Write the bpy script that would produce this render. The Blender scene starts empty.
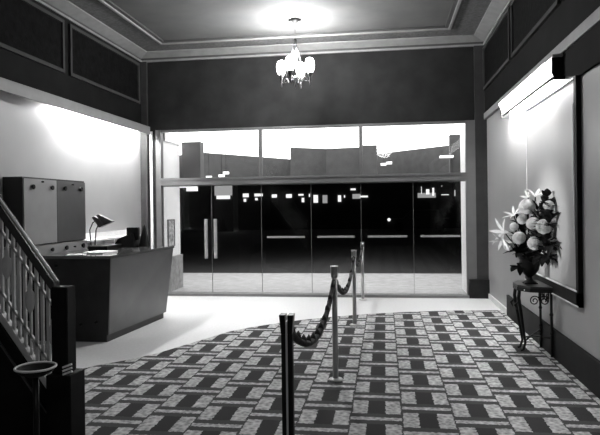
import bpy, bmesh, math, random
from mathutils import Vector, Matrix
random.seed(7)
C = bpy.context.scene.collection
PI = math.pi

# ------------------------------------------------------------------ materials
def mat(name, g, rough=0.6, metal=0.0, var=0.12, scale=6.0, bump=0.0, bscale=40, spec=0.5, coat=0.0):
    m = bpy.data.materials.new(name); m.use_nodes = True
    nt = m.node_tree; n = nt.nodes; l = nt.links
    b = n['Principled BSDF']
    b.inputs['Roughness'].default_value = rough
    b.inputs['Metallic'].default_value = metal
    b.inputs['Specular IOR Level'].default_value = spec
    b.inputs['Coat Weight'].default_value = coat
    tc = n.new('ShaderNodeTexCoord')
    no = n.new('ShaderNodeTexNoise'); no.inputs['Scale'].default_value = scale; no.inputs['Detail'].default_value = 5
    cr = n.new('ShaderNodeValToRGB')
    lo = max(0, g*(1-var)); hi = min(1, g*(1+var))
    cr.color_ramp.elements[0].color = (lo, lo, lo, 1); cr.color_ramp.elements[1].color = (hi, hi, hi, 1)
    cr.color_ramp.elements[0].position = .3; cr.color_ramp.elements[1].position = .7
    l.new(tc.outputs['Object'], no.inputs['Vector']); l.new(no.outputs['Fac'], cr.inputs['Fac'])
    l.new(cr.outputs['Color'], b.inputs['Base Color'])
    if bump:
        n2 = n.new('ShaderNodeTexNoise'); n2.inputs['Scale'].default_value = bscale
        bp = n.new('ShaderNodeBump'); bp.inputs['Strength'].default_value = bump; bp.inputs['Distance'].default_value = .01
        l.new(tc.outputs['Object'], n2.inputs['Vector']); l.new(n2.outputs['Fac'], bp.inputs['Height'])
        l.new(bp.outputs['Normal'], b.inputs['Normal'])
    return m
def emis(name, s, base=.8):
    m = bpy.data.materials.new(name); m.use_nodes = True
    b = m.node_tree.nodes['Principled BSDF']
    b.inputs['Base Color'].default_value = (base, base, base, 1)
    b.inputs['Emission Color'].default_value = (1, 1, 1, 1)
    b.inputs['Emission Strength'].default_value = s
    return m
def glassmat():
    m = bpy.data.materials.new('window_glass'); m.use_nodes = True
    nt = m.node_tree; n = nt.nodes; l = nt.links; n.clear()
    out = n.new('ShaderNodeOutputMaterial'); mx = n.new('ShaderNodeMixShader')
    fr = n.new('ShaderNodeFresnel'); fr.inputs['IOR'].default_value = 1.35
    t = n.new('ShaderNodeBsdfTransparent'); t.inputs['Color'].default_value = (.93, .93, .93, 1)
    g = n.new('ShaderNodeBsdfGlossy'); g.inputs['Roughness'].default_value = .02
    g.inputs['Color'].default_value = (.8, .8, .8, 1)
    l.new(fr.outputs[0], mx.inputs[0]); l.new(t.outputs[0], mx.inputs[1]); l.new(g.outputs[0], mx.inputs[2])
    l.new(mx.outputs[0], out.inputs['Surface'])
    return m

def carpet_mat():
    m = bpy.data.materials.new('patterned_carpet'); m.use_nodes = True
    nt = m.node_tree; n = nt.nodes; l = nt.links; b = n['Principled BSDF']
    b.inputs['Roughness'].default_value = .95; b.inputs['Specular IOR Level'].default_value = .15
    tc = n.new('ShaderNodeTexCoord'); sp = n.new('ShaderNodeSeparateXYZ')
    wob = n.new('ShaderNodeTexNoise'); wob.inputs['Scale'].default_value = 45; wob.inputs['Detail'].default_value = 2
    l.new(tc.outputs['Object'], wob.inputs['Vector'])
    wv = n.new('ShaderNodeVectorMath'); wv.operation = 'MULTIPLY_ADD'
    wv.inputs[1].default_value = (.035, .035, 0); l.new(wob.outputs['Color'], wv.inputs[0]); l.new(tc.outputs['Object'], wv.inputs[2])
    l.new(wv.outputs[0], sp.inputs[0])
    def M(op, a, bb=None, c=None):
        k = n.new('ShaderNodeMath'); k.operation = op
        for i, v in enumerate((a, bb, c)):
            if v is None: continue
            if isinstance(v, (int, float)): k.inputs[i].default_value = v
            else: l.new(v, k.inputs[i])
        return k.outputs[0]
    def between(v, lo, hi): return M('MULTIPLY', M('GREATER_THAN', v, lo), M('LESS_THAN', v, hi))
    PW, PD = CARPET_W, CARPET_D
    xs = M('DIVIDE', M('ADD', sp.outputs['X'], CARPET_X0), PW)
    col = M('FLOOR', xs); fx = M('FRACT', xs)
    half = M('MULTIPLY', M('FLOORED_MODULO', col, 2.0), .5)
    ys = M('ADD', M('DIVIDE', M('ADD', sp.outputs['Y'], CARPET_Y0), PD), half)
    fy = M('FRACT', ys)
    pair = between(fy, .0, .58)
    bar = M('MULTIPLY', between(fy, .73, .85), between(fx, .01, .99))
    sides = M('ADD', between(fx, .02, .32), between(fx, .68, .98))
    light = M('MINIMUM', M('ADD', M('MULTIPLY', pair, sides), bar), 1.0)
    dark = M('MULTIPLY', pair, between(fx, .32, .68))
    mot = n.new('ShaderNodeTexVoronoi'); mot.inputs['Scale'].default_value = 26
    l.new(tc.outputs['Object'], mot.inputs['Vector'])
    mo = M('MULTIPLY_ADD', mot.outputs['Distance'], 1.3, .45)
    base = M('ADD', CARPET_BASE, M('MULTIPLY', dark, -CARPET_BASE*.42))
    lv = M('MULTIPLY', M('MULTIPLY', light, CARPET_LIGHT), mo)
    tot = M('ADD', M('MULTIPLY', base, M('SUBTRACT', 1.0, light)), lv)
    fib = n.new('ShaderNodeTexNoise'); fib.inputs['Scale'].default_value = 160
    l.new(tc.outputs['Object'], fib.inputs['Vector'])
    tot = M('MULTIPLY', tot, M('MULTIPLY_ADD', fib.outputs['Fac'], .8, .6))
    cc = n.new('ShaderNodeCombineColor')
    for i in range(3): l.new(tot, cc.inputs[i])
    l.new(cc.outputs[0], b.inputs['Base Color'])
    bp = n.new('ShaderNodeBump'); bp.inputs['Strength'].default_value = .4; bp.inputs['Distance'].default_value = .01
    l.new(fib.outputs['Fac'], bp.inputs['Height']); l.new(bp.outputs['Normal'], b.inputs['Normal'])
    return m
CARPET_W, CARPET_D = .395, .535
CARPET_X0 = .07 + CARPET_W/2
CARPET_Y0 = -7.06 + .29*CARPET_D
CARPET_BASE, CARPET_LIGHT = .066, .40

M_terr = mat('pale_terrazzo', .70, .35, var=.06, scale=30, spec=.4)
M_wallw = mat('cream_wall', .37, .38, var=.04, scale=2, spec=.5)
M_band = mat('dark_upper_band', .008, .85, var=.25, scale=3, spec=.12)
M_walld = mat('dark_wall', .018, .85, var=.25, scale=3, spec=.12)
M_ceil = mat('painted_ceiling', .10, .85, spec=.15, var=.12, scale=2)
M_corn = mat('plaster_cornice', .22, .7, var=.10, scale=8)
M_cornd = mat('cornice_groove', .05, .8)
M_fret = mat('plaster_border', .10, .8, var=.35, scale=25, bump=.4)
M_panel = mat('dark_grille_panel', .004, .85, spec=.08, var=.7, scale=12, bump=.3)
M_pframe = mat('panel_moulding', .04, .7, spec=.15)
M_strip = mat('grey_ledge', .25, .6, var=.08)
M_pilas = mat('dark_pilaster', .035, .6, var=.15, spec=.2)
M_frame = mat('aluminium_frame', .13, .45, metal=.3, var=.06)
M_handle = mat('pale_door_metal', .34, .4, metal=.3)
M_lframe = mat('pale_frame_trim', .8, .4)
M_glass = glassmat()
M_carpet = carpet_mat()
M_chrome = mat('polished_chrome', .42, .38, metal=1, var=.05)
M_black = mat('black_enamel', .006, .35, spec=.25)
M_blackm = mat('black_satin', .010, .6, var=.3, spec=.2)
M_rope = mat('dark_rope', .012, .8, var=.4, scale=50, bump=.5)
M_desk = mat('grey_laminate_desk', .055, .28, var=.15, scale=4)
M_deskd = mat('shaded_desk_panel', .016, .5, var=.4, scale=5)  # desk material with the unlit end's shade put into its colour
M_desktop = mat('glossy_desk_top', .10, .08, var=.1, coat=.6)
M_cab = mat('shaded_enamel', .075, .35, var=.08)  # same enamel as the paler door, darkened for the way this door faces
M_cabl = mat('pale_grey_enamel', .27, .35, var=.05)
M_cabd = mat('dark_cabinet_side', .015, .5)
M_lampm = mat('grey_lamp_metal', .09, .35, metal=.4)
M_paper = mat('white_paper', .85, .7, var=.03)
M_wood = mat('dark_wood', .006, .6, var=.4, scale=6, spec=.15)
M_rail = mat('pale_painted_iron', .6, .4, var=.1)
M_hand = mat('polished_handrail', .05, .35, var=.1, spec=.4)
M_iron = mat('wrought_iron', .008, .5, var=.3, spec=.3)
M_stone = mat('table_top_stone', .012, .45)
M_vase = mat('dark_urn', .005, .4, spec=.15)
M_petal = mat('white_petal', .88, .6, var=.06, scale=60, spec=.3)
M_lily = mat('cream_petal', .75, .5, var=.10, scale=30)
M_leaf = mat('dark_leaf', .010, .8, var=.4, scale=20, spec=.15)
M_leafl = mat('pale_leaf', .28, .5, var=.2, scale=20)
M_brass = mat('gilt_metal', .07, .5, metal=.2, spec=.2)
M_globe = emis('lit_glass_globe', 4)
M_diff = emis('lit_light_diffuser', 2.6)
M_tube = emis('lit_tube', 260)
M_marq = emis('marquee_luminous_ceiling', 2.4)
M_fascia = mat('marquee_fascia', .04, .6, var=.25)
M_pave = mat('pavement', .30, .8, var=.18, scale=5, bump=.2)
M_road = mat('asphalt', .012, .9, var=.3)
M_bldg = mat('night_building', .03, .8, var=.3, scale=1)
M_lit = emis('lit_shop_window', .7)
M_litd = emis('dim_shop_window', .22, .2)
M_white = mat('white_display', .75, .5, var=.05)
M_poster = mat('poster_print', .3, .6, var=.9, scale=14)
M_gedge = mat('glass_edge', .12, .3)
M_thr = mat('dull_threshold', .16, .5, metal=.2)
M_dado = mat('grey_dado', .25, .6, var=.3, scale=9)

# ------------------------------------------------------------------ mesh helpers
def obj(name, bm, m, parent=None, smooth=False, bevel=0):
    me = bpy.data.meshes.new(name)
    if bevel:
        bmesh.ops.bevel(bm, geom=[e for e in bm.edges], offset=bevel, segments=2, affect='EDGES', clamp_overlap=True)
    bmesh.ops.recalc_face_normals(bm, faces=bm.faces)
    bm.to_mesh(me); bm.free()
    if smooth:
        for p in me.polygons: p.use_smooth = True
    me.materials.append(m)
    o = bpy.data.objects.new(name, me); C.objects.link(o)
    if parent is not None:
        o.parent = parent
        o.matrix_parent_inverse = Matrix.Identity(4)
    return o
def tag(o, label, cat, group=None, kind=None):
    if label: o['label'] = label
    if cat: o['category'] = cat
    if group: o['group'] = group
    if kind: o['kind'] = kind
    return o
def thing(name, label, cat, loc=(0, 0, 0), rotz=0, group=None):
    o = bpy.data.objects.new(name, None); C.objects.link(o)
    o.location = loc; o.rotation_euler = (0, 0, rotz); o.empty_display_size = .1
    return tag(o, label, cat, group)
def struct(name, bm, m, parent=None, **k):
    o = obj(name, bm, m, parent, **k)
    if parent is None: o['kind'] = 'structure'
    return o
def dup(root, loc=None, rot=None, label=None, group=None, scale=None):
    r = root.copy(); C.objects.link(r)
    if loc is not None: r.location = loc
    if rot is not None: r.rotation_euler = rot
    if scale is not None: r.scale = (scale,)*3 if isinstance(scale, (int, float)) else scale
    if label: r['label'] = label
    if group: r['group'] = group
    for ch in list(root.children):
        c = ch.copy(); C.objects.link(c); c.parent = r
        for g in list(ch.children):
            d = g.copy(); C.objects.link(d); d.parent = c
    return r
def B(): return bmesh.new()
def box(bm, x0, x1, y0, y1, z0, z1):
    vs = [bm.verts.new((x, y, z)) for x in (x0, x1) for y in (y0, y1) for z in (z0, z1)]
    for f in ((0, 1, 3, 2), (4, 6, 7, 5), (0, 4, 5, 1), (2, 3, 7, 6), (0, 2, 6, 4), (1, 5, 7, 3)):
        bm.faces.new([vs[i] for i in f])
    return bm
def hexa(bm, bot, top):           # two quads of points
    a = [bm.verts.new(p) for p in bot]; b = [bm.verts.new(p) for p in top]; k = len(a)
    bm.faces.new(a[::-1]); bm.faces.new(b)
    for i in range(k): bm.faces.new((a[i], a[(i+1) % k], b[(i+1) % k], b[i]))
    return bm
def prism(bm, pts, z0, z1): return hexa(bm, [(x, y, z0) for x, y in pts], [(x, y, z1) for x, y in pts])
def tube(bm, path, r, seg=8, cap=True):
    path = [Vector(p) for p in path]; rings = []
    rr = r if isinstance(r, (list, tuple)) else [r]*len(path)
    prev = None
    for i, p in enumerate(path):
        t = (path[min(i+1, len(path)-1)] - path[max(i-1, 0)]).normalized()
        ref = Vector((0, 0, 1)) if abs(t.z) < .9 else Vector((1, 0, 0))
        if prev is None: a = t.cross(ref).normalized()
        else:
            a = (prev - t*prev.dot(t))
            a = a.normalized() if a.length > 1e-5 else t.cross(ref).normalized()
        prev = a; b = t.cross(a)
        rings.append([bm.verts.new(p + (a*math.cos(2*PI*k/seg) + b*math.sin(2*PI*k/seg))*rr[i]) for k in range(seg)])
    for i in range(len(rings)-1):
        for k in range(seg):
            bm.faces.new((rings[i][k], rings[i][(k+1) % seg], rings[i+1][(k+1) % seg], rings[i+1][k]))
    if cap:
        bm.faces.new(rings[0][::-1]); bm.faces.new(rings[-1])
    return bm
def lathe(bm, prof, c=(0, 0, 0), seg=24):
    rings = []
    for r, z in prof:
        if r < 1e-4: rings.append([bm.verts.new((c[0], c[1], c[2]+z))])
        else: rings.append([bm.verts.new((c[0]+r*math.cos(2*PI*k/seg), c[1]+r*math.sin(2*PI*k/seg), c[2]+z)) for k in range(seg)])
    for a, b in zip(rings, rings[1:]):
        for k in range(seg):
            if len(a) == 1 and len(b) == 1: continue
            if len(a) == 1: bm.faces.new((a[0], b[k], b[(k+1) % seg]))
            elif len(b) == 1: bm.faces.new((a[k], a[(k+1) % seg], b[0]))
            else: bm.faces.new((a[k], a[(k+1) % seg], b[(k+1) % seg], b[k]))
    for e in (rings[0], rings[-1]):
        if len(e) > 2: bm.faces.new(e)
    return bm

# ------------------------------------------------------------------ the room
XL, XR, YB, YF, ZC = -4.58, 1.78, 10.9, -2.5, 4.6
struct('floor', box(B(), XL-.2, XR+.2, YF-.2, YB+.02, -.2, 0), M_terr)
struct('ceiling', box(B(), XL-.2, XR+.2, YF-.2, YB+.2, ZC, ZC+.2), M_ceil)
def side_wall(name, x0, x1):
    o = struct(name, box(B(), x0, x1, YF-.2, YB+.2, 0, ZC), M_wallw)
    return o
side_wall('wall_left', XL-.2, XL); side_wall('wall_right', XR, XR+.2)
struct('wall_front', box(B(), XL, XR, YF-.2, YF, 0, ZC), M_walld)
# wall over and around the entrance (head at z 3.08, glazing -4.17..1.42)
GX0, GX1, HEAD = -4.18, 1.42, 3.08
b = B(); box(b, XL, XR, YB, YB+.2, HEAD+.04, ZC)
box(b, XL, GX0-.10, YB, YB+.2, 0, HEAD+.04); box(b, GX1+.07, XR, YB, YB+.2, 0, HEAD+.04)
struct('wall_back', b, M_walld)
# upper dark band facing on the side walls, light ledge under it
for nm, x, s in (('left', XL, 1), ('right', XR, -1)):
    X = lambda d: x + s*d
    def bx(bm, d0, d1, *r): return box(bm, min(X(d0), X(d1)), max(X(d0), X(d1)), *r)
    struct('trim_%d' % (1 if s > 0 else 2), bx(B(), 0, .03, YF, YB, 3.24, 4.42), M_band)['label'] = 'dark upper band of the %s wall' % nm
    b = B()
    if s > 0: bx(b, 0, .20, YF, YB-.06, 3.165, 3.185); bx(b, .18, .20, YF, YB-.06, 3.035, 3.17)
    else: bx(b, 0, .05, YF, YB, 3.12, 3.225)
    struct('trim_%d' % (3 if s > 0 else 4), b, M_strip)['label'] = 'pale grey ledge running along the %s wall' % nm
# cornice round the room
def ring(d0, d1, z0, z1):
    b = B()
    box(b, XL+d0, XR-d0, YB-d1, YB-d0, z0, z1); box(b, XL+d0, XL+d1, YF, YB-d1, z0, z1)
    box(b, XR-d1, XR-d0, YF, YB-d1, z0, z1); return b
struct('trim_5', ring(0, .05, 4.42, 4.45), M_corn)
struct('trim_6', ring(0, .03, 4.45, 4.49), M_cornd)
b = B()
def mitre(b, d0, z0, d1, z1, th=.02):
    # sloped cove band running along three walls
    P = lambda d, k: {0: (XL+d, YF), 1: (XL+d, YB-d), 2: (XR-d, YB-d), 3: (XR-d, YF)}[k]
    for k in range(3):
        a0, a1, c0, c1 = P(d0, k), P(d0, k+1), P(d1, k), P(d1, k+1)
        q = [(*a0, z0), (*a1, z0), (*c1, z1), (*c0, z1)]
        hexa(b, q, [(p[0], p[1], p[2]+th) for p in q])
mitre(b, .03, 4.49, .22, 4.555)
struct('trim_7', b, M_corn)
struct('trim_8', ring(.22, .62, 4.58, 4.6), M_fret)
struct('trim_9', ring(.62, .66, 4.565, 4.6), M_cornd)
struct('trim_10', ring(.66, .70, 4.55, 4.6), M_corn)
struct('trim_11', ring(.70, .76, 4.575, 4.6), M_cornd)
# pilasters beside the entrance
b = B(); box(b, XL, -4.44, YB-.06, YB, 0, 4.42); struct('trim_12', b, M_pilas)
b = B(); box(b, GX1+.16, XR, YB-.06, YB, 0, 4.42); struct('trim_13', b, M_pilas)
b = B(); box(b, GX1+.02, XR, YB-.13, YB, 0, .33); struct('trim_14', b, M_blackm)
b = B(); box(b, -4.40, -4.355, YB-.04, YB, .0, 3.1); struct('trim_15', b, M_lframe)
b = B(); P = [(6.6, 2.98), (5.75, 2.80), (0, 2.80), (0, 3.12), (6.6, 3.12)]  # dark board shaped like the shade beyond the light fitting's cutoff
hexa(b, [(XR-.03, y, z) for y, z in P], [(XR, y, z) for y, z in P]); struct('trim_18', b, M_band)['label'] = 'dark board standing in for shade under the right ledge'
# baseboards
b = B(); box(b, XR-.025, XR, 9.15, YB-.14, 0, .09); struct('baseboard_right', b, M_lframe)
b = B(); box(b, XR-.03, XR, YF, 9.15, 0, .31); struct('trim_16', b, M_blackm)
b = B(); box(b, XL, XL+.03, YF, YB-.07, 0, .31); struct('baseboard_left', b, M_blackm)

# dark grille panels of the upper walls (frame strips and recessed field)
def upper_panel(n, x, s, y0, y1, z0=3.6, z1=4.36):
    X = lambda d: x + s*d
    def bx(bm, d0, d1, *r): return box(bm, min(X(d0), X(d1)), max(X(d0), X(d1)), *r)
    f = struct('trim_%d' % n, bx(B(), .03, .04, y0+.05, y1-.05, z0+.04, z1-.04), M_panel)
    b = B(); w = .05
    bx(b, .03, .065, y0, y1, z0, z0+w); bx(b, .03, .065, y0, y1, z1-w, z1)
    bx(b, .03, .065, y0, y0+w, z0+w, z1-w); bx(b, .03, .065, y1-w, y1, z0+w, z1-w)
    struct('moulding', b, M_pframe, f)
n = 20
for y0, y1 in ((3.1, 5.45), (5.57, 8.05), (8.21, 10.72)):
    upper_panel(n, XL, 1, y0, y1); n += 1
for y0, y1 in ((3.9, 6.15), (6.25, 8.45), (8.58, 10.8)):
    upper_panel(n, XR, -1, y0, y1, 3.62); n += 1

# ------------------------------------------------------------------ entrance glazing
def frame_rect(b, x0, x1, z0, z1, w, y0, y1):
    box(b, x0, x1, y0, y1, z1-w, z1); box(b, x0, x1, y0, y1, z0, z0+w)
    box(b, x0, x0+w, y0, y1, z0+w, z1-w); box(b, x1-w, x1, y0, y1, z0+w, z1-w)
b = B()
box(b, GX0-.10, GX0, YB-.05, YB+.08, 0, HEAD+.04)
box(b, GX1, GX1+.16, YB-.05, YB, 0, HEAD+.04); box(b, GX1, GX1+.07, YB, YB+.08, 0, HEAD+.04)
box(b, GX0, GX1, YB-.03, YB+.08, HEAD, HEAD+.04)
box(b, GX0, GX1, YB-.06, YB+.10, 2.07, 2.165); box(b, GX0, GX1, YB-.08, YB+.12, 2.165, 2.205)
win = struct('window_1', b, M_frame)
for x in (-2.27, -.42):
    struct('mullion', box(B(), x-.03, x+.03, YB-.03, YB+.06, 2.205, HEAD), M_frame, win)
for x0, x1 in ((GX0, -2.30), (-2.24, -.45), (-.39, GX1)):
    struct('pane', box(B(), x0, x1, YB+.02, YB+.028, 2.205, HEAD), M_glass, win)
b = B(); box(b, GX0-.1, GX1+.08, YB-.12, YB+.1, 0, .045)
struct('trim_17', b, M_thr)['label'] = 'metal threshold under the entrance doors'
edges = [GX0, -3.22, -2.27, -1.34, -.43, .50, GX1]
for i in range(6):
    x0, x1 = edges[i]+.002, edges[i+1]-.002
    d = struct('door_%d' % (i+1), box(B(), x0, x1, YB+.01, YB+.022, .05, 2.065), M_glass)
    b = B(); box(b, x0, x1, YB+.0, YB+.03, 2.05, 2.068)
    struct('top_rail', b, M_frame, d)
    b = B(); box(b, x0-.001, x0+.002, YB+.006, YB+.026, .05, 2.05); box(b, x1-.002, x1+.001, YB+.006, YB+.026, .05, 2.05)
    struct('glass_edge', b, M_gedge, d)
    b = B()
    if i < 2:
        hx = -3.31 if i == 0 else -3.13
        tube(b, [(hx, YB-.07, .70), (hx, YB-.07, 1.43)], .032, 12)
        for z in (.86, 1.27): tube(b, [(hx, YB-.07, z), (hx, YB+.012, z)], .012, 8)
        struct('door_handle', b, M_handle, d, smooth=False)['label'] = 'tall vertical pull handle'
    else:
        h0, h1 = x0+.115, x1-.115
        if i == 2: h0 = x0+.115
        box(b, h0, h1, YB-.075, YB-.05, 1.07, 1.105)
        for hx in (h0+.04, h1-.04): box(b, hx-.012, hx+.012, YB-.055, YB+.012, 1.075, 1.10)
        struct('push_bar', b, M_handle, d)['label'] = 'pale horizontal push bar'

# ------------------------------------------------------------------ outside
struct('pavement', box(B(), -12, 10, YB+.02, 14.65, -.2, -.005), M_pave)
struct('road', box(B(), -40, 40, 14.65, 70, -.3, -.12), M_road)
# shop side walls flanking the entrance recess
b = B(); box(b, -4.42, -4.19, YB+.2, 12.05, 2.95, 3.3); box(b, -4.42, -4.24, YB+.2, 12.05, .68, 2.95)
struct('wall_outside_left', b, M_white)
struct('trim_30', box(B(), -4.42, -4.19, YB+.2, 12.05, 0, .68), M_dado)
struct('wall_outside_right', box(B(), 1.47, 1.8, YB+.2, 12.05, 0, 3.3), M_white)
p = thing('poster', 'small dark figure poster on white wall outside the left door', 'poster', (-4.24, 11.5, .9))
obj('print', box(B(), 0, .012, -.17, .17, 0, .5), M_poster, p)
b = B()
for r in ((-.19, .19, -.02, 0), (-.19, .19, .5, .52), (-.19, -.17, 0, .5), (.17, .19, 0, .5)): box(b, 0, .02, *r)
obj('frame', b, M_frame, p)
# marquee : luminous ceiling and hanging fascia
mq = thing('marquee', 'lit marquee ceiling with dark hanging fascia outside the doors', 'marquee', (0, 0, 0))
out = [(-4.6, 15.4), (-2.92, 18.4), (-2.3, 18.4), (-2.3, 14.9), (-1.52, 15.4), (-.61, 15.25), (-.56, 14.75), (-.2, 14.82), (-.21, 17.3), (1.62, 15.3), (2.6, 15.0)]
b = B()
prism(b, [(-6.2, YB+.25), (-6.2, 16.5), (-4.81, 15.56), (-2.92, 18.5), (-2.3, 18.6), (-.2, 18.6), (-.21, 17.34), (1.62, 15.34), (3.4, 14.9), (3.4, YB+.25)], 3.0+.12, 3.16)
obj('luminous_ceiling', b, M_marq, mq)
b = B()
line = [(-6.2, 16.5), (-4.81, 15.56), (-2.92, 18.5), (-2.3, 18.5)]
line2 = [(-.21, 17.34), (1.62, 15.34), (3.4, 14.9)]
def fas(b, L, z0=2.2, z1=3.12, t=.12):
    for (xa, ya), (xb, yb) in zip(L, L[1:]):
        prism(b, [(xa, ya), (xb, yb), (xb, yb+t), (xa, ya+t)], z0, z1)
fas(b, line, 2.33, 3.13); obj('fascia', b, M_fascia, mq)
b = B(); fas(b, line2, 2.36, 3.13); obj('fascia', b, M_fascia, mq)
b = B(); prism(b, [(-2.32, 14.8), (-1.5, 15.4), (-.58, 15.25), (-.56, 14.75), (-.18, 14.82), (-.18, 16.4), (-2.32, 16.4)], 2.3, 3.13)
obj('hanging_sign_box', b, M_fascia, mq)
b = B(); box(b, -4.2, -3.8, 12.1, 12.35, 2.1, 3.02); obj('hanging_bracket_box', b, M_fascia, mq)
b = B(); box(b, 1.31, 1.52, 12.38, 12.6, 2.1, 3.05); obj('hanging_bracket_box', b, M_fascia, mq)
b = B(); box(b, 1.1, 1.36, 12.2, 12.4, 2.58, 2.62); obj('light_tray', b, M_lit, mq)
for x, y, z in ((-3.35, 12.1, 2.30), (-3.28, 12.2, 2.36), (-3.65, 12.2, 2.28), (-.02, 13.0, 2.52), (.1, 13.05, 2.55)):
    b = B(); tube(b, [(x-.06, y, z), (x+.06, y, z)], .028, 8); obj('lamp_bulb', b, M_lit, mq)
    b = B(); tube(b, [(x, y, z+.02), (x, y, 3.12)], .004, 6); obj('lamp_stem', b, M_blackm, mq)
# far side of the street
fb = thing('street_building', 'long dark building with small lit shop windows across street', 'building', (0, 45, -.12))
obj('facade', box(B(), -24, 14, .1, 6, 0, 8), M_bldg, fb)
def win_lit(x0, x1, z0, z1, m=M_lit):
    w = obj('shop_window', box(B(), x0, x1, .0, .1, z0+.12, z1+.12), m, fb); return w
for x0, x1, z0, z1 in ((-10.86, -10.3, 2.35, 2.7), (-10.8, -10.5, 2.0, 2.3), (-9.95, -9.2, 2.4, 2.68), (-9.9, -9.6, 2.1, 2.35), (-8.6, -8.1, 2.28, 2.6), (-7.5, -6.95, 2.25, 2.6), (-6.55, -6.05, 2.4, 2.6),
                       (-6.3, -6.0, 1.9, 2.3), (-5.75, -5.55, 2.3, 2.6), (-5.4, -4.95, 1.85, 2.5), (-3.55, -3.2, 1.9, 2.45), (-3.1, -2.9, 2.2, 2.45),
                       (-2.6, -2.1, 2.75, 2.95), (-1.9, -1.2, 2.2, 2.4), (2.6, 2.75, 2.4, 3.0), (2.95, 3.3, 2.35, 2.8), (3.4, 3.65, 2.25, 2.9), (4.05, 4.7, 2.28, 2.4), (5.0, 5.15, 2.2, 2.7),
                       (4.1, 4.2, 2.9, 3.05), (-2.3, -2.2, 2.75, 2.9)):
    win_lit(x0+.06, x1-.06, z0+.04, z1-.03)
for x0, x1, z0, z1 in ((-4.65, -4.3, 1.85, 2.45), (-2.4, -1.8, 2.15, 2.5), (2.4, 3.7, 2.15, 2.5), (-12.1, -11.7, 1.9, 2.3)):
    win_lit(x0, x1, z0, z1, M_litd)
sg = thing('street_sign', 'broad white lit sign across the street at far left', 'sign', (-14.5, 40, -.12))
obj('sign_face', box(B(), -.5, 1.7, 0, .1, 3.15, 3.35), M_lit, sg)
obj('sign_face', box(B(), .9, 1.7, 0, .1, 2.9, 3.15), M_lit, sg)
b = B(); tube(b, [(.6, .15, 0), (.6, .15, 3.3)], .06); obj('post', b, M_bldg, sg)
kb = thing('kiosk', 'small dimly lit grey kiosk across street beside the sign', 'kiosk', (-11.5, 42, -.12))
obj('body', box(B(), -.7, .7, 0, 1.5, 0, 3.6), M_bldg, kb)
obj('lit_panel', box(B(), -.65, .65, -.06, 0, 2.6, 3.5), M_litd, kb)
obj('lit_window', box(B(), -.5, .5, -.09, -.06, 2.35, 2.6), M_lit, kb)
car = thing('car', 'dark car on the street with one bright headlamp', 'car', (.3, 40, -.12))
b = B(); hexa(b, [(-.2, 0, .3), (3.9, 0, .3), (3.9, 1.6, .3), (-.2, 1.6, .3)], [(-.2, 0, .85), (3.9, 0, .85), (3.9, 1.6, .85), (-.2, 1.6, .85)])
hexa(b, [(.9, .1, .85), (3.5, .1, .85), (3.5, 1.5, .85), (.9, 1.5, .85)], [(1.4, .2, 1.4), (3.1, .2, 1.4), (3.1, 1.4, 1.4), (1.4, 1.4, 1.4)])
obj('body', b, M_bldg, car)
b = B(); lathe(b, [(0, 0), (.11, .02), (.11, .1), (0, .12)], (0, 0, 0), 12)
hl = obj('headlamp', b, M_lit, car); hl.rotation_euler = (PI/2, 0, 0); hl.location = (-.05, 0, 1.2-.4)
for x in (.6, 3.2):
    b = B(); lathe(b, [(0, -.1), (.32, -.1), (.32, .1), (0, .1)], (0, 0, 0), 16)
    w = obj('wheel', b, M_blackm, car); w.rotation_euler = (PI/2, 0, 0); w.location = (x, .1, .32)

# ------------------------------------------------------------------ carpet
edge = [(XR-.035, 9.56), (.9, 9.46), (.21, 9.28), (-.35, 9.06), (-.87, 8.78), (-1.25, 8.52), (-1.55, 8.25), (-1.83, 7.98), (-2.05, 7.68), (-2.22, 7.28), (-2.38, 6.9), (-2.55, 6.5), (-2.76, 6.18), (-3.02, 5.9), (-3.2, 5.6), (-3.25, 5.2), (-3.25, 1.0)]
b = B(); prism(b, [(XR-.035, -2.3)] + edge + [(-3.25, -2.3)], 0.0, .012)
tag(obj('carpet', b, M_carpet), 'patterned lobby carpet with curved edge and pale checks', 'carpet')

# ------------------------------------------------------------------ wall lights
lf = thing('light_fitting', 'long white lit light fitting under right wall ledge', 'light', (XR, 8.1, 0))
def quadslab(pts, t):
    b = B(); hexa(b, pts, [(x+t[0], y+t[1], z+t[2]) for x, y, z in pts]); return b
def para(x0, x1, yt0, yt1, yb0, yb1, zt, zb):
    b = B(); hexa(b, [(x0, yb0, zb), (x1, yb0, zb), (x1, yb1, zb), (x0, yb1, zb)], [(x0, yt0, zt), (x1, yt0, zt), (x1, yt1, zt), (x0, yt1, zt)]); return b
obj('diffuser', para(-.14, -.128, 6.45-8.1, 8.99-8.1, 6.18-8.1, 8.64-8.1, 3.09, 2.885), M_diff, lf)
obj('housing', para(-.128, -.122, 6.45-8.1, 8.99-8.1, 6.16-8.1, 8.66-8.1, 3.085, 2.875), M_blackm, lf)
obj('bracket', box(B(), -.13, 0, 6.2-8.1, 9.0-8.1, 3.09, 3.115), M_strip, lf)
obj('end_plate', box(B(), -.122, 0, 6.24-8.1, 6.26-8.1, 2.87, 3.09), M_band, lf)
obj('end_plate', box(B(), -.122, 0, 8.9-8.1, 8.92-8.1, 2.87, 3.09), M_blackm, lf)
obj('lower_lip', box(B(), -.145, -.12, 6.17-8.1, 8.65-8.1, 2.868, 2.884), M_blackm, lf)
b = B(); tube(b, [(-.075, -1.6, 2.98), (-.075, .85, 2.98)], .013, 8); obj('tube', b, M_tube, lf)
lf2 = thing('light_tube', 'tube light hidden behind the left wall ledge', 'light', (XL, 8.9, 0))
b = B(); tube(b, [(.125, -1.0, 3.085), (.125, 1.75, 3.085)], .014, 8); obj('tube', b, M_tube, lf2)
b = B(); box(b, .0, .165, -1.1, 1.85, 3.125, 3.16); obj('batten', b, M_white, lf2)

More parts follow.
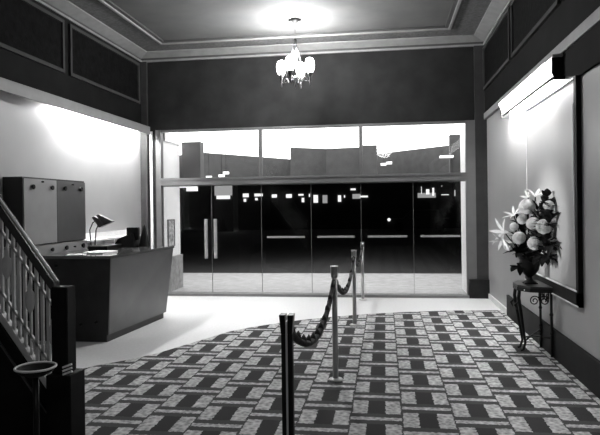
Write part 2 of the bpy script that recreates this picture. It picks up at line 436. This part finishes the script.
# poster frame on the right wall
pf = thing('display_frame', 'large dark-framed display panel on the right wall', 'frame', (XR, 6.82, 0))
b = B(); y0, y1, z0, z1 = -1.05, 1.05, .69, 2.81
box(b, -.045, 0, y0, y0+.07, z0, z1); box(b, -.02, 0, y0, y1, z1-.012, z1); box(b, -.045, 0, y0, y1, z0, z0+.13)
obj('frame', b, M_wood, pf)
b = B(); box(b, -.052, -.045, y0+.04, y1, z0+.135, z0+.15); box(b, -.052, -.045, y0, y1, z0, z0+.012); box(b, -.052, -.045, y0+.075, y0+.085, z0+.6, z1-.25)
box(b, -.014, 0, y1-.012, y1, z0, z1-.012); obj('pale_beading', b, M_lframe, pf)
obj('panel', box(B(), -.012, 0, y0+.07, y1-.02, z0+.13, z1-.012), M_wallw, pf)

# ------------------------------------------------------------------ chandelier
ch = thing('chandelier', 'four-globe chandelier with scrolled gilt arms hanging from the ceiling', 'chandelier', (-1.37, 9.36, 0))
b = B(); lathe(b, [(0, 4.6), (.075, 4.6), (.08, 4.585), (.05, 4.555), (.02, 4.53), (0, 4.53)]); obj('ceiling_cup', b, M_blackm, ch, smooth=True)
b = B(); box(b, -.10, .10, -.02, .02, 4.565, 4.6); obj('ceiling_bracket', b, M_blackm, ch)
b = B(); tube(b, [(0, 0, 4.54), (0, 0, 4.26)], .006); obj('hanging_rod', b, M_brass, ch)
b = B(); lathe(b, [(0, 4.29), (.02, 4.285), (.028, 4.26), (.022, 4.23), (.03, 4.2), (0, 4.18)]); obj('collar', b, M_blackm, ch, smooth=True)
b = B(); lathe(b, [(0, 3.50), (.012, 3.52), (.02, 3.56), (.012, 3.60), (.03, 3.66), (.02, 3.70), (0, 3.72)]); tube(b, [(0, 0, 3.7), (0, 0, 4.2)], .006)
obj('finial', b, M_brass, ch, smooth=True)
for k in range(4):
    a = math.radians(-102 + 90*k); ca, sa = math.cos(a), math.sin(a)
    P = lambda r, z: (r*ca, r*sa, z)
    b = B(); tube(b, [P(.02, 4.2), P(.06, 4.05), P(.10, 3.88), P(.155, 3.72), P(.2, 3.66)], .008, 6)
    arm = obj('arm', b, M_brass, ch, smooth=True)
    b = B(); pts = []
    for i in range(25):
        t = i/24; pts.append(P(.02+.22*t, 3.64+.035*math.sin(t*PI*4)))
    tube(b, pts, .008, 6)
    for rc, zc in ((.10, 3.64), (.17, 3.64)):
        tube(b, [P(rc+.03*math.cos(q*PI/6), zc+.03*math.sin(q*PI/6)) for q in range(13)], .006, 6)
    obj('scroll', b, M_brass, arm, smooth=True)
    b = B(); lathe(b, [(0, 3.54), (.008, 3.55), (.014, 3.59), (.006, 3.63), (.035, 3.70), (.04, 3.735), (0, 3.74)], (.24*ca, .24*sa, 0), 12)
    obj('cup_and_drop', b, M_brass, arm, smooth=True)
    b = B(); lathe(b, [(0, 3.735), (.05, 3.745), (.070, 3.79), (.077, 3.85), (.070, 3.91), (.055, 3.95), (.02, 3.97), (0, 3.971)], (.24*ca, .24*sa, 0), 20)
    obj('globe', b, M_globe, arm, smooth=True)

# ------------------------------------------------------------------ rope posts
PT = 1.035
def make_post(label, x, y, dark=False):
    t = thing('rope_post', label, 'post', (x, y, .012), 0, 'rope posts across the carpet')
    m = M_blackchrome if dark else M_chrome
    b = B(); lathe(b, [(0, 0), (.068, 0), (.07, .006), (.06, .014), (.03, .022), (0, .022)], seg=32); obj('base', b, M_rail, t, smooth=True)
    b = B(); lathe(b, [(0, .02), (.026, .02), (.026, PT-.09), (0, PT-.09)], seg=20); obj('pole', b, m, t, smooth=True)
    b = B(); lathe(b, [(0, PT-.11), (.031, PT-.11), (.033, PT-.095), (.033, PT-.02), (.037, PT-.012), (.037, PT-.004), (0, PT)], seg=20); obj('head', b, m, t)
    b = B(); tube(b, [(0, .035+.018*math.cos(q*PI/8), .97+.018*math.sin(q*PI/8)) for q in range(17)], .005, 6)
    obj('rope_ring', b, m, t, smooth=True)
    b = B(); tube(b, [(0, -.035+.018*math.cos(q*PI/8), .97+.018*math.sin(q*PI/8)) for q in range(17)], .005, 6)
    obj('rope_ring', b, m, t, smooth=True)
    return t
M_blackchrome = mat('dark_polished_metal', .03, .18, metal=.3, spec=.9)
PX = [(-.55, 3.31), (-.48, 5.63), (-.43, 8.23), (-.40, 10.45)]
# the nearest post has a flared square slotted head
t = thing('rope_post', 'nearest black rope post with flared forked head', 'post', (*PX[0], .012), 0, 'rope posts across the carpet')
b = B(); lathe(b, [(0, 0), (.13, 0), (.135, .01), (.11, .024), (.04, .035), (0, .035)], seg=32); obj('base', b, M_black, t, smooth=True)
b = B()
for s in (-1, 1): box(b, min(s*.004, s*.031), max(s*.004, s*.031), -.03, .03, .02, .93)
obj('pole', b, M_blackm, t, bevel=.004)
obj('centre_highlight', box(B(), -.005, .005, -.034, .034, .02, 1.0), M_rail, t)  # pale strip stands in for the highlight down the pole
b = B()
for s in (-1, 1):
    hexa(b, [(s*.004, -.03, .93), (s*.031, -.03, .93), (s*.031, .03, .93), (s*.004, .03, .93)][::s],
         [(s*.007, -.036, PT), (s*.040, -.036, PT), (s*.040, .036, PT), (s*.007, .036, PT)][::s])
obj('forked_head', b, M_black, t)
lab = ['', 'chrome rope post with round base, second from the camera', 'slim chrome rope post third from the camera at carpet edge', 'farthest small rope post on pale floor before the doors']
for i, h in ((1, 1.075), (2, 1.03), (3, 1.003)):
    PT = h; make_post(lab[i], *PX[i])
rl = ['thick dark ruffled rope hanging from the nearest black post', 'dark ruffled rope sagging between the second and third posts', 'dark ruffled rope sagging to the farthest post by the doors']
for i in range(3):
    (xa, ya), (xb, yb) = PX[i], PX[i+1]
    ya += .05; yb -= .05
    nseg = 180; L = yb-ya; pts = []; rr = []; nb = [11, 8, 6][i]
    for k in range(nseg+1):
        u = k/nseg
        pts.append((xa+(xb-xa)*u, ya+L*u, .95-[.275, .28, .22][i]*4*u*(1-u)))
        ph = (u*nb*1.4) % 1
        rr.append(.021 + .002*(1-ph)**2 if 0 < k < nseg else .015)
    b = B(); tube(b, pts, rr, 12)
    # small tufts along the upper side
    for k in range(nb):
        u = (k+.5)/nb; q = Vector(pts[int(u*nseg)]); q2 = Vector(pts[min(nseg, int(u*nseg)+1)])
        tn = (q2-q).normalized(); up = Vector((0, -tn.z, tn.y))
        if up.z < 0: up = -up
        tube(b, [q+up*.005, q+up*.034, q+up*.060], [.024, .019, .003], 6)
    tag(obj('barrier_rope', b, M_rope, smooth=True), rl[i], 'rope', 'ropes between the posts')

# ------------------------------------------------------------------ reception desk
dk = thing('reception_desk', 'angular grey reception desk with leaning front by left wall', 'desk', (0, 0, 0))
A = (-3.34, 6.98); Bp = (-3.22, 8.83)                     # top corners on the lobby side
a0 = (-3.40, 7.02); b0 = (-3.27, 8.62)                    # foot corners
zt, zb = 1.035, .09
b = B(); hexa(b, [(XL+.01, 7.02, zb), (a0[0]-.03, a0[1], zb), (b0[0]-.03, b0[1], zb), (XL+.01, b0[1], zb)],
              [(XL+.01, 6.98+.0, zt), (A[0]-.03, A[1]+.0, zt), (Bp[0]-.03, Bp[1], zt), (XL+.01, Bp[1], zt)])
obj('carcass', b, M_deskd, dk)
b = B(); hexa(b, [(a0[0]-.03, a0[1]-.0, zb), a0 + (zb,), b0 + (zb,), (b0[0]-.03, b0[1], zb)],
              [(A[0]-.03, A[1]-.0, zt), A + (zt,), Bp + (zt,), (Bp[0]-.03, Bp[1], zt)])
obj('front_panel', b, M_desk, dk)
b = B(); hexa(b, [(XL+.01, 6.99, zb), (a0[0], 6.99, zb), (a0[0], 7.02, zb), (XL+.01, 7.02, zb)],
              [(XL+.01, 6.95, zt), (A[0]+.002, 6.95, zt), (A[0]+.002, 6.98, zt), (XL+.01, 6.98, zt)])
obj('end_panel', b, M_deskd, dk)
b = B(); prism(b, [(XL+.01, 6.935), (A[0]+.01, 6.935), (Bp[0]+.01, 8.85), (XL+.01, 8.85)], zt, 1.07)
obj('desk_top', b, M_desktop, dk)
b = B(); prism(b, [(XL+.01, 7.0), (-3.42, 7.0), (-3.31, 8.62), (XL+.01, 8.62)], 0, zb); obj('kick_base', b, M_deskd, dk)
for x, z in ((-3.55, .25), (-3.75, .22), (-4.05, .95)):
    b = B(); lathe(b, [(0, 0), (.022, 0), (.018, .012), (0, .014)], seg=12)
    o = obj('bolt_cap', b, M_black, dk); o.rotation_euler = (PI/2, 0, 0); o.location = (x, 6.985-(.04*(z-zb)), z)

# wall cabinet above the desk
cb = thing('wall_cabinet', 'grey enamel two-door cabinet on left wall over the desk', 'cabinet', (XL, 6.68, 0))
obj('body', box(B(), 0.005, .26, 0, 1.5, 1.20, 2.05), M_cabd, cb)
def knob(y, z, par, r=.03):
    b = B(); lathe(b, [(0, 0), (r*.6, 0), (r*.6, .012), (r, .016), (r, .03), (0, .034)], seg=14)
    o = obj('knob', b, M_blackm, par); o.rotation_euler = (0, PI/2, 0); o.location = (.28, y, z); return o
d1 = obj('door', box(B(), .26, .28, .005, .735, 1.215, 2.03), M_cabl, cb); d1['label'] = 'paler grey left door'
d2 = obj('door', box(B(), .26, .28, .745, 1.495, 1.215, 2.03), M_cab, cb); d2['label'] = 'right door with shade put into its grey'
for y in (.17, .60): knob(y, 1.93, d1)
for y in (.92, 1.35): knob(y, 1.93, d2)
knob(.38, 2.0, d1, .012); knob(1.12, 1.99, d2, .012)
lp = obj('lower_panel', box(B(), .0, .30, .0, 1.5, 1.072, 1.195), M_cabl, cb)
for y, r in ((.55, .025), (.9, .03), (1.12, .012), (1.35, .033)):
    k = knob(y, 1.13, lp, r); k.location.x = .30

# desk lamp with two shades
lm = thing('desk_lamp', 'small double-shade gooseneck lamp on the desk', 'lamp', (-4.33, 8.45, 1.07))
b = B(); lathe(b, [(0, 0), (.09, 0), (.09, .015), (.02, .03), (0, .03)]); obj('base', b, M_lampm, lm, smooth=True)
for s, dx in ((0, -.05), (1, .05)):
    b = B(); tube(b, [(dx*.6, 0, .02), (dx*.8, 0, .15), (dx+.0, 0, .26), (dx+.05, 0, .37), (dx+.12, 0, .42)], .009, 8)
    obj('stem', b, M_lampm, lm, smooth=True)
    b = B(); v = []
    # folded wedge-shaped metal shade
    x0 = .02 + s*.07; z0 = .45 + s*.03
    hexa(b, [(x0, -.07, z0-.0), (x0+.10, -.05, z0-.15), (x0+.24, -.05, z0-.09), (x0+.02, -.05, z0+.015)],
         [(x0, .07, z0-.0), (x0+.10, .05, z0-.15), (x0+.24, .05, z0-.09), (x0+.02, .05, z0+.015)])
    obj('shade', b, M_lampm, lm)
# items on the desk
mc = thing('desk_machine', 'black desk machine with upright square back on the desk', 'machine', (-3.90, 8.8, 1.07))
mc.location.y = 8.62
b = B(); hexa(b, [(-.14, -.15, 0), (.20, -.15, 0), (.20, .15, 0), (-.14, .15, 0)], [(-.07, -.12, .12), (.14, -.10, .21), (.14, .12, .21), (-.07, .12, .12)]); obj('body', b, M_black, mc, bevel=.01)
b = B(); box(b, .03, .21, -.02, .06, .10, .29); obj('upright_back', b, M_black, mc, bevel=.006)
cn = thing('desk_stand', 'black tapered stand on the far end of the desk', 'stand', (-3.62, 8.68, 1.07))
b = B(); lathe(b, [(0, 0), (.085, 0), (.085, .02), (.06, .14), (.02, .29), (.012, .33), (0, .335)], seg=16); obj('body', b, M_black, cn, smooth=True)
def flat(name, label, cat, x, y, z, w, d, h, rz, m=M_paper):
    b = B(); box(b, -w/2, w/2, -d/2, d/2, 0, h); o = obj(name, b, m); o.location = (x, y, z); o.rotation_euler = (0, 0, rz); return tag(o, label, cat)
flat('paper', 'small white paper on the near edge of the desk', 'paper', -3.86, 7.09, 1.07, .22, .16, .01, .2)
flat('open_register', 'wide white open register lying on the desk', 'book', -3.72, 7.45, 1.07, .30, .36, .018, -.1)
flat('blotter', 'low black tray on the desk below the lamp', 'tray', -4.03, 8.3, 1.07, .28, .6, .05, 0, M_black)
ws = thing('wall_shelf', 'white ledge on the left wall behind the lamp', 'shelf', (XL, 9.0, 0))
obj('shelf_board', box(B(), 0.002, .22, -.8, 1.3, 1.15, 1.18), M_white, ws)
obj('upstand', box(B(), 0.002, .03, -.8, 1.3, 1.18, 1.27), M_white, ws)
obj('bracket', box(B(), 0.002, .18, .3, .33, 1.03, 1.15), M_white, ws); obj('bracket', box(B(), 0.002, .18, 1.2, 1.23, 1.03, 1.15), M_white, ws)

# ------------------------------------------------------------------ staircase with balustrade
st = thing('staircase', 'dark staircase with pale iron balustrade at left edge', 'staircase', (0, 0, 0))
SY = 3.93; SL = -1.36                                     # slope dz/dx
zl = lambda x, z0=.50: z0 + SL*(x+2.39)                   # lower rail line
xs0, xs1 = -3.45, -2.30
b = B(); pts = [(xs0, 0), (xs1, 0), (xs1, zl(xs1)-.07), (xs0, zl(xs0)-.07)]
hexa(b, [(x, SY-.05, z) for x, z in pts], [(x, SY+.05, z) for x, z in pts]); obj('string_panel', b, M_wood, st)
b = B(); pts = [(xs0, zl(xs0)-.20), (xs1, zl(xs1)-.20), (xs1, zl(xs1)-.18), (xs0, zl(xs0)-.18)]
hexa(b, [(x, SY-.065, z) for x, z in pts], [(x, SY-.05, z) for x, z in pts]); obj('string_moulding', b, M_desk, st)
def srail(name, z0, w, h, m, x0=xs0, x1=xs1+.01):
    b = B(); pts = [(x0, zl(x0)+z0), (x1, zl(x1)+z0), (x1, zl(x1)+z0+h), (x0, zl(x0)+z0+h)]
    hexa(b, [(x, SY-w/2, z) for x, z in pts], [(x, SY+w/2, z) for x, z in pts]); return obj(name, b, m, st)
srail('bottom_rail', -.07, .05, .07, M_rail); srail('lower_inner_rail', .12, .02, .025, M_rail); srail('upper_inner_rail', .56, .02, .025, M_rail)
srail('handrail', .69, .075, .09, M_hand)
b = B(); tube(b, [(xs0, SY+.0, zl(xs0)+.785), (xs1+.01, SY+.0, zl(xs1+.01)+.785)], .010, 10); obj('handrail_highlight', b, M_lframe, st, smooth=True)  # thin white tube stands in for the highlight along the handrail
pitch = .175; x = -2.31
def bal(xx, w=.018):
    b = B(); box(b, xx-w/2, xx+w/2, SY-.01, SY+.01, zl(xx)-.02, zl(xx)+.70); return obj('baluster', b, M_rail, st)
while x > xs0:
    for o_ in (0, .044, .0875, .131):
        if x-o_ > xs0: bal(x-o_, .012 if o_ == 0 else .020)
    b = B(); prof = [(0, -.13), (.014, -.10), (.030, -.075), (.040, -.02), (.034, .035), (.018, .055), (.020, .08), (.012, .10), (.006, .13), (0, .15)]
    lathe(b, prof, (0, 0, 0), 12); bmesh.ops.scale(b, vec=(1, .4, 1), verts=b.verts)
    m = obj('medallion', b, M_rail, st, smooth=True); m.location = (x, SY-.012, zl(x)+.40)
    x -= pitch
obj('newel_block', box(B(), -2.32, -2.14, SY-.10, SY+.10, 0, .51), M_wood, st, bevel=.004)
obj('newel_post', box(B(), -2.30, -2.18, SY-.06, SY+.06, .51, 1.11), M_wood, st, bevel=.006)
for i in range(6):
    x1 = -2.75-i*.14; z = .23*(i+1)
    b = B(); box(b, xs0, x1, SY+.055, SY+.85, 0 if i == 0 else z-.23+.001, z)
    if z < zl(x1): obj('tread', b, M_wood, st)
lf_ = thing('leaflet_stack', 'three white folded leaflets on the stair newel block', 'leaflets', (-2.155, 3.86, .51))
for i in range(3):
    o = obj('leaflet', box(B(), -.035, .035, -.012, .002, .0+.022*i, .012+.022*i), M_paper, lf_)
    o.rotation_euler = (0, -.35, 0); o.location = (0, -.03+.012*i, .018)

# ashtray stand
at = thing('ashtray_stand', 'floor-standing ashtray with bright metal rim by the stairs', 'ashtray', (-2.1, 3.36, .012))
b = B(); lathe(b, [(0, 0), (.12, 0), (.12, .015), (.03, .04), (0, .04)]); obj('base', b, M_black, at, smooth=True)
b = B(); lathe(b, [(0, .03), (.018, .03), (.018, .64), (0, .64)], seg=14); obj('stem', b, M_black, at, smooth=True)
b = B(); lathe(b, [(0, .63), (.05, .635), (.10, .660), (.110, .683), (.103, .683), (.09, .660), (.05, .652), (0, .652)], seg=32); obj('bowl', b, M_blackm, at, smooth=True)
b = B(); tube(b, [(.115*math.cos(q*PI/20), .115*math.sin(q*PI/20), .688) for q in range(41)], .007, 8, cap=False); obj('rim', b, M_lframe, at, smooth=True)

# ------------------------------------------------------------------ console table
tb = thing('console_table', 'wrought iron console table with dark top at right wall', 'table', (0, 0, .012))
top = [(1.745, 6.6), (1.52, 6.66), (1.42, 6.82), (1.42, 7.06), (1.5, 7.22), (1.745, 7.28)]
b = B(); prism(b, top, .725, .748); obj('table_top', b, M_stone, tb, bevel=.004)
b = B(); prism(b, [(x*.985+.02, 6.94+(y-6.94)*.94) for x, y in top], .685, .725); obj('apron', b, M_iron, tb)
for i, (x, y) in enumerate(((1.47, 6.72), (1.425, 6.87), (1.425, 6.95), (1.425, 7.03))):
    b = B(); lathe(b, [(0, -.006), (.009, 0), (0, .006)], seg=8); o = obj('stud', b, M_lframe, tb); o.location = (x, y, .705)
for x, y in ((1.735, 6.68), (1.735, 7.14)):
    b = B(); tube(b, [(x, y, 0), (x, y, .2), (x, y, .69)], .014, 8)
    for z in (.25, .45): tube(b, [(x, y, z-.02), (x, y, z), (x, y, z+.02)], [.014, .022, .014], 8)
    obj('leg', b, M_iron, tb, smooth=True)
for y0, yf in ((7.07, 7.05), (6.86, 6.90)):
    b = B(); tube(b, [(1.45, y0, .69), (1.44, y0, .60), (1.455, y0, .5), (1.475, (y0+yf)/2, .36), (1.50, yf, .2), (1.515, yf, .1), (1.49, yf, .02), (1.46, yf, 0.012)], [.018, .02, .019, .017, .015, .013, .013, .012], 8)
    # leaf ornament
    tube(b, [(1.44, y0, .56), (1.40, y0, .52), (1.42, y0, .47)], [.01, .016, .004], 6)
    obj('leg', b, M_iron, tb, smooth=True)
b = B(); tube(b, [(1.51, 7.05, .12), (1.6, 6.95, .17), (1.735, 6.68, .2)], .010, 6); tube(b, [(1.51, 6.9, .12), (1.6, 6.97, .17), (1.735, 7.14, .2)], .010, 6)
obj('stretcher', b, M_iron, tb, smooth=True)
for yc, xc, s in ((6.66, 1.56, 1), (6.66, 1.66, -1), (7.0, 1.735, 1), (6.84, 1.735, -1)):
    b = B(); pts = []
    for i in range(28):
        t = i/27; a = t*3.3*PI; r = .055*(1-t*.8)
        if xc < 1.7: pts.append((xc+s*r*math.cos(a), yc, .60+r*math.sin(a)))
        else: pts.append((xc, yc+s*r*math.cos(a), .60+r*math.sin(a)))
    tube(b, pts, .006, 6)
    if xc < 1.7: tube(b, [pts[0], (xc+s*.055, yc, .69)], .006, 6)
    else: tube(b, [pts[0], (xc, yc+s*.055, .69)], .006, 6)
    obj('scroll', b, M_iron, tb, smooth=True)

# vase
VX, VY, VZ = 1.575, 6.93, .762
vs = thing('vase', 'black footed urn vase on the iron console table', 'vase', (VX, VY, VZ))
b = B(); lathe(b, [(0, 0), (.075, 0), (.075, .018), (.05, .03), (.028, .055), (.03, .075), (.06, .10), (.095, .15), (.11, .21), (.105, .26), (.12, .29), (.13, .30), (.12, .305), (.10, .28), (0, .26)], seg=28)
obj('urn_body', b, M_vase, vs, smooth=True)
b = B(); box(b, -.07, .07, -.07, .07, 0, .012); obj('plinth', b, M_vase, vs)

# ---- flowers
neck = Vector((VX, VY, VZ+.27))
def stem_mesh(p):       # from neck to flower p, returned in flower's local space
    d = neck - p; mid = d*.5 + Vector((0, 0, -.03)) if d.z < -.05 else d*.5
    b = B(); tube(b, [(0, 0, 0), tuple(mid), tuple(d)], .006, 6); return b
def mum_mesh(seed=1, n=150):
    r = random.Random(seed); b = B()
    bmesh.ops.create_icosphere(b, subdivisions=2, radius=.055)
    for i in range(n):
        z = 1-1.55*(i+.5)/n; a = i*2.39996; q = math.sqrt(max(0, 1-z*z))
        d = Vector((q*math.cos(a), q*math.sin(a), z))
        s = d.cross(Vector((0, 0, 1)) if abs(d.z) < .95 else Vector((1, 0, 0))).normalized(); u = s.cross(d)
        if u.z < 0: u = -u
        w = .015; c0 = d*.045; c1 = d*.073 + u*.004; c2 = d*.078 + u*.016
        v = [b.verts.new(p) for p in (c0-s*w*.6, c0+s*w*.6, c1+s*w, c2+s*w*.4, c2-s*w*.4, c1-s*w)]
        b.faces.new(v)
    return b
mm = None
mums = [((1.55, 6.90, 1.61), 1.12, 'large white chrysanthemum at the upper left of the bouquet'),
        ((1.695, 6.58, 1.62), .72, 'small white chrysanthemum at the upper right of the bouquet'),
        ((1.59, 6.80, 1.425), .95, 'white chrysanthemum at the centre, left of its twin'),
        ((1.655, 6.62, 1.40), 1.05, 'largest white chrysanthemum right of the bouquet centre'),
        ((1.45, 6.85, 1.27), .92, 'white chrysanthemum low on the left above the vase'),
        ((1.58, 6.70, 1.22), .98, 'lowest white chrysanthemum hanging over the vase rim'),
        ((1.51, 6.95, 1.47), .75, 'small white chrysanthemum left of the central pair'),
        ((1.42, 6.95, 1.39), .62, 'smallest white chrysanthemum beside the left lily'),
        ((1.36, 6.95, 1.18), .75, 'white chrysanthemum lowest at the far left of bouquet')]
for p, s, lb in mums:
    t = thing('chrysanthemum', lb, 'flower', p, 0, 'white chrysanthemums in the vase')
    if mm is None:
        o = obj('bloom', mum_mesh(), M_petal, t); mm = o.data
    else:
        o = bpy.data.objects.new('bloom', mm); C.objects.link(o); o.parent = t
    o.scale = (s, s, s*.85); d = (Vector(p)-neck).normalized()
    o.rotation_euler = Vector((d.x*.6-.3, d.y*.4-.7, .6)).to_track_quat('Z', 'Y').to_euler()
    obj('stem', stem_mesh(Vector(p)), M_leaf, t, smooth=True)
def petal(b, d, up, L, w, curl=.3, n=6):
    d = Vector(d).normalized(); s = d.cross(Vector(up)).normalized(); u = s.cross(d)
    prev = None
    for i in range(n+1):
        t = i/n; c = d*L*t + u*(-curl*L*t*t); ww = w*math.sin(PI*min(.97, .08+.92*t))**.8
        row = [b.verts.new(c-s*ww+u*.15*ww), b.verts.new(c), b.verts.new(c+s*ww+u*.15*ww)]
        if prev:
            for k in range(2): b.faces.new((prev[k], prev[k+1], row[k+1], row[k]))
        prev = row
def lily_mesh(L=.14, w=.015, open_=.9):
    b = B()
    for k in range(6):
        a = k*PI/3; d = Vector((math.cos(a)*open_, math.sin(a)*open_, .75)); petal(b, d, (0, 0, 1), L, w, .28)
    bmesh.ops.solidify(b, geom=b.faces[:], thickness=.0015)
    return b
lm1 = None
lilies = [((1.64, 6.9, 1.72), (0, -.3, 1), 1.0, 'tall upright cream lily at the top of the bouquet'),
          ((1.58, 6.98, 1.71), (-1, -.4, .5), .75, 'small cream lily left of the topmost lily'),
          ((1.42, 6.94, 1.51), (-.6, -.4, .9), .95, 'spiky cream lily on the left of the bouquet'),
          ((1.31, 6.92, 1.33), (-1, -.5, .15), 1.3, 'largest cream lily pointing out at far left'),
          ((1.29, 6.90, 1.26), (-.5, -.6, -.5), 1.05, 'cream lily drooping at the lower left')]
for p, d, s, lb in lilies:
    t = thing('lily', lb, 'flower', p, 0, 'cream lilies in the vase')
    if lm1 is None: o = obj('bloom', lily_mesh(), M_lily, t); lm1 = o.data
    else: o = bpy.data.objects.new('bloom', lm1); C.objects.link(o); o.parent = t
    o.scale = (s, s, s); o.rotation_euler = Vector(d).to_track_quat('Z', 'Y').to_euler()
    obj('stem', stem_mesh(Vector(p)), M_leaf, t, smooth=True)
def branch(label, p, m=M_leaf, nl=12, L=.11, w=.028, seed=0):
    r = random.Random(seed); p = Vector(p); t = thing('leafy_branch', label, 'foliage', tuple(neck), 0, 'leafy branches in the vase')
    d = p-neck; pts = [Vector((0, 0, 0)), d*.35+Vector((0, 0, .03)), d*.7+Vector((0, 0, .02)), d]
    b = B(); tube(b, pts, [.007, .006, .004, .002], 6); obj('stem', b, M_leaf, t, smooth=True)
    b = B()
    for i in range(nl):
        u = .25+.75*(i+1)/nl; k = min(2, int(u*3)); q = pts[k].lerp(pts[k+1], min(1, u*3-k))
        tmp = B(); dd = (d.normalized()*.6 + Vector((r.uniform(-1, 1), r.uniform(-1, .6), r.uniform(-.6, .8)))).normalized()
        petal(tmp, dd, (0.1, r.uniform(-.3, .3), 1), L*r.uniform(.7, 1.2), w*r.uniform(.7, 1.1), .25, 4)
        for v in tmp.verts: v.co += q
        me = bpy.data.meshes.new('t'); tmp.to_mesh(me); tmp.free(); b.from_mesh(me); bpy.data.meshes.remove(me)
    bmesh.ops.solidify(b, geom=b.faces[:], thickness=.0012)
    obj('leaves', b, m, t)
br = [('dark leafy branch rising at the upper right of bouquet', (1.71, 6.66, 1.74)), ('dark leafy branch behind the two upper chrysanthemums', (1.67, 6.86, 1.62)),
      ('dark leafy branch at the right edge of the bouquet', (1.71, 6.50, 1.50)), ('dark leafy branch spreading at lower right', (1.71, 6.48, 1.22)),
      ('dark leafy branch behind the central chrysanthemums', (1.66, 6.90, 1.42)), ('dark leafy branch behind the low left chrysanthemum', (1.47, 7.0, 1.26)),
      ('dark leafy branch drooping left over the vase rim', (1.43, 6.90, 1.12)), ('dark leafy branch below the small left chrysanthemums', (1.50, 7.05, 1.42)),
      ('dark leafy branch just over the vase mouth', (1.60, 6.80, 1.13)), ('dark leafy branch below the largest chrysanthemum', (1.70, 6.62, 1.28)),
      ('dark leafy branch right of the two upper chrysanthemums', (1.72, 6.56, 1.62)), ('dark leafy branch along the wall right of the vase', (1.71, 6.58, 1.08)),
      ('dark leafy branch hanging down left of the vase', (1.42, 6.93, .93))]
for i, (lb, p) in enumerate(br): branch(lb, p, nl=32 if p[2] > 1 else 6, L=.13, w=.036, seed=i+3)
branch('pale leafy sprig at the right of the bouquet', (1.70, 6.50, 1.25), M_leafl, 7, .10, .018, 50)
branch('pale narrow leafy sprig between upper lilies', (1.65, 6.9, 1.66), M_leafl, 6, .12, .014, 51)

# light leaving the open tops of the chandelier globes, then added fill lamps that are out of view
ld = bpy.data.lights.new('chandelier_uplight', 'SPOT'); ld.energy = 4; ld.spot_size = math.radians(125); ld.spot_blend = 1; ld.shadow_soft_size = .15
lo = bpy.data.objects.new('chandelier_uplight', ld); C.objects.link(lo); lo.location = (-1.37, 9.36, 4.0); lo.rotation_euler = (PI, 0, 0)
ld = bpy.data.lights.new('chandelier_bulbs', 'POINT'); ld.energy = 260; ld.shadow_soft_size = .12
lo = bpy.data.objects.new('chandelier_bulbs', ld); C.objects.link(lo); lo.location = (-1.37, 9.36, 4.03)
for x in (-2.9, .3):
    ld = bpy.data.lights.new('entrance_fill', 'SPOT'); ld.energy = 90; ld.shadow_soft_size = .12; ld.spot_size = math.radians(66); ld.spot_blend = .9  # added, no fitting: brightens the pale floor inside the doors
    lo = bpy.data.objects.new('entrance_fill', ld); C.objects.link(lo); lo.location = (x, 9.9, 4.5)
ld = bpy.data.lights.new('flower_fill', 'SPOT'); ld.energy = 1100; ld.shadow_soft_size = .05; ld.spot_size = math.radians(15); ld.spot_blend = .9  # added from outside the view to brighten the blooms
lo = bpy.data.objects.new('flower_fill', ld); C.objects.link(lo); lo.location = (-4.3, 6.0, 2.95)
lo.rotation_euler = (Vector((1.55, 6.8, 1.42)) - lo.location).to_track_quat('-Z', 'Y').to_euler()
ld = bpy.data.lights.new('rear_fill', 'POINT'); ld.energy = 40; ld.shadow_soft_size = .3  # added fill for surfaces facing the camera, no fitting
lo = bpy.data.objects.new('rear_fill', ld); C.objects.link(lo); lo.location = (.0, -.8, 3.7)
ld = bpy.data.lights.new('carpet_fill', 'SPOT'); ld.energy = 90; ld.shadow_soft_size = .2; ld.spot_size = math.radians(110); ld.spot_blend = 1  # added above the view to brighten the carpet
lo = bpy.data.objects.new('carpet_fill', ld); C.objects.link(lo); lo.location = (-.5, 4.6, 4.52)

# ------------------------------------------------------------------ world, camera
w = bpy.data.worlds.new('night'); bpy.context.scene.world = w; w.use_nodes = True
w.node_tree.nodes['Background'].inputs[0].default_value = (1, 1, 1, 1); w.node_tree.nodes['Background'].inputs[1].default_value = .004
th = math.atan(85/600); c, s = math.cos(th), math.sin(th); rho = .013
F = Vector((-s, c, 0)); R = Vector((c, s, 0)); Z = Vector((0, 0, 1))
ix = R*math.cos(rho) - Z*math.sin(rho); iy = R*math.sin(rho) + Z*math.cos(rho)
cd = bpy.data.cameras.new('camera'); cam = bpy.data.objects.new('camera', cd); C.objects.link(cam)
cd.sensor_width = 36; cd.lens = 36; cd.shift_y = -11.4/600; cd.clip_end = 300
Mx = Matrix((( ix.x, iy.x, -F.x, 0), (ix.y, iy.y, -F.y, 0), (ix.z, iy.z, -F.z, 1.65), (0, 0, 0, 1)))
cam.matrix_world = Mx
sc = bpy.context.scene; sc.camera = cam
vs_ = sc.view_settings; sc.display_settings.display_device = 'sRGB'
vs_.view_transform = 'Standard'; vs_.look = 'None'; vs_.gamma = 1; vs_.use_curve_mapping = False; vs_.exposure = 0.8
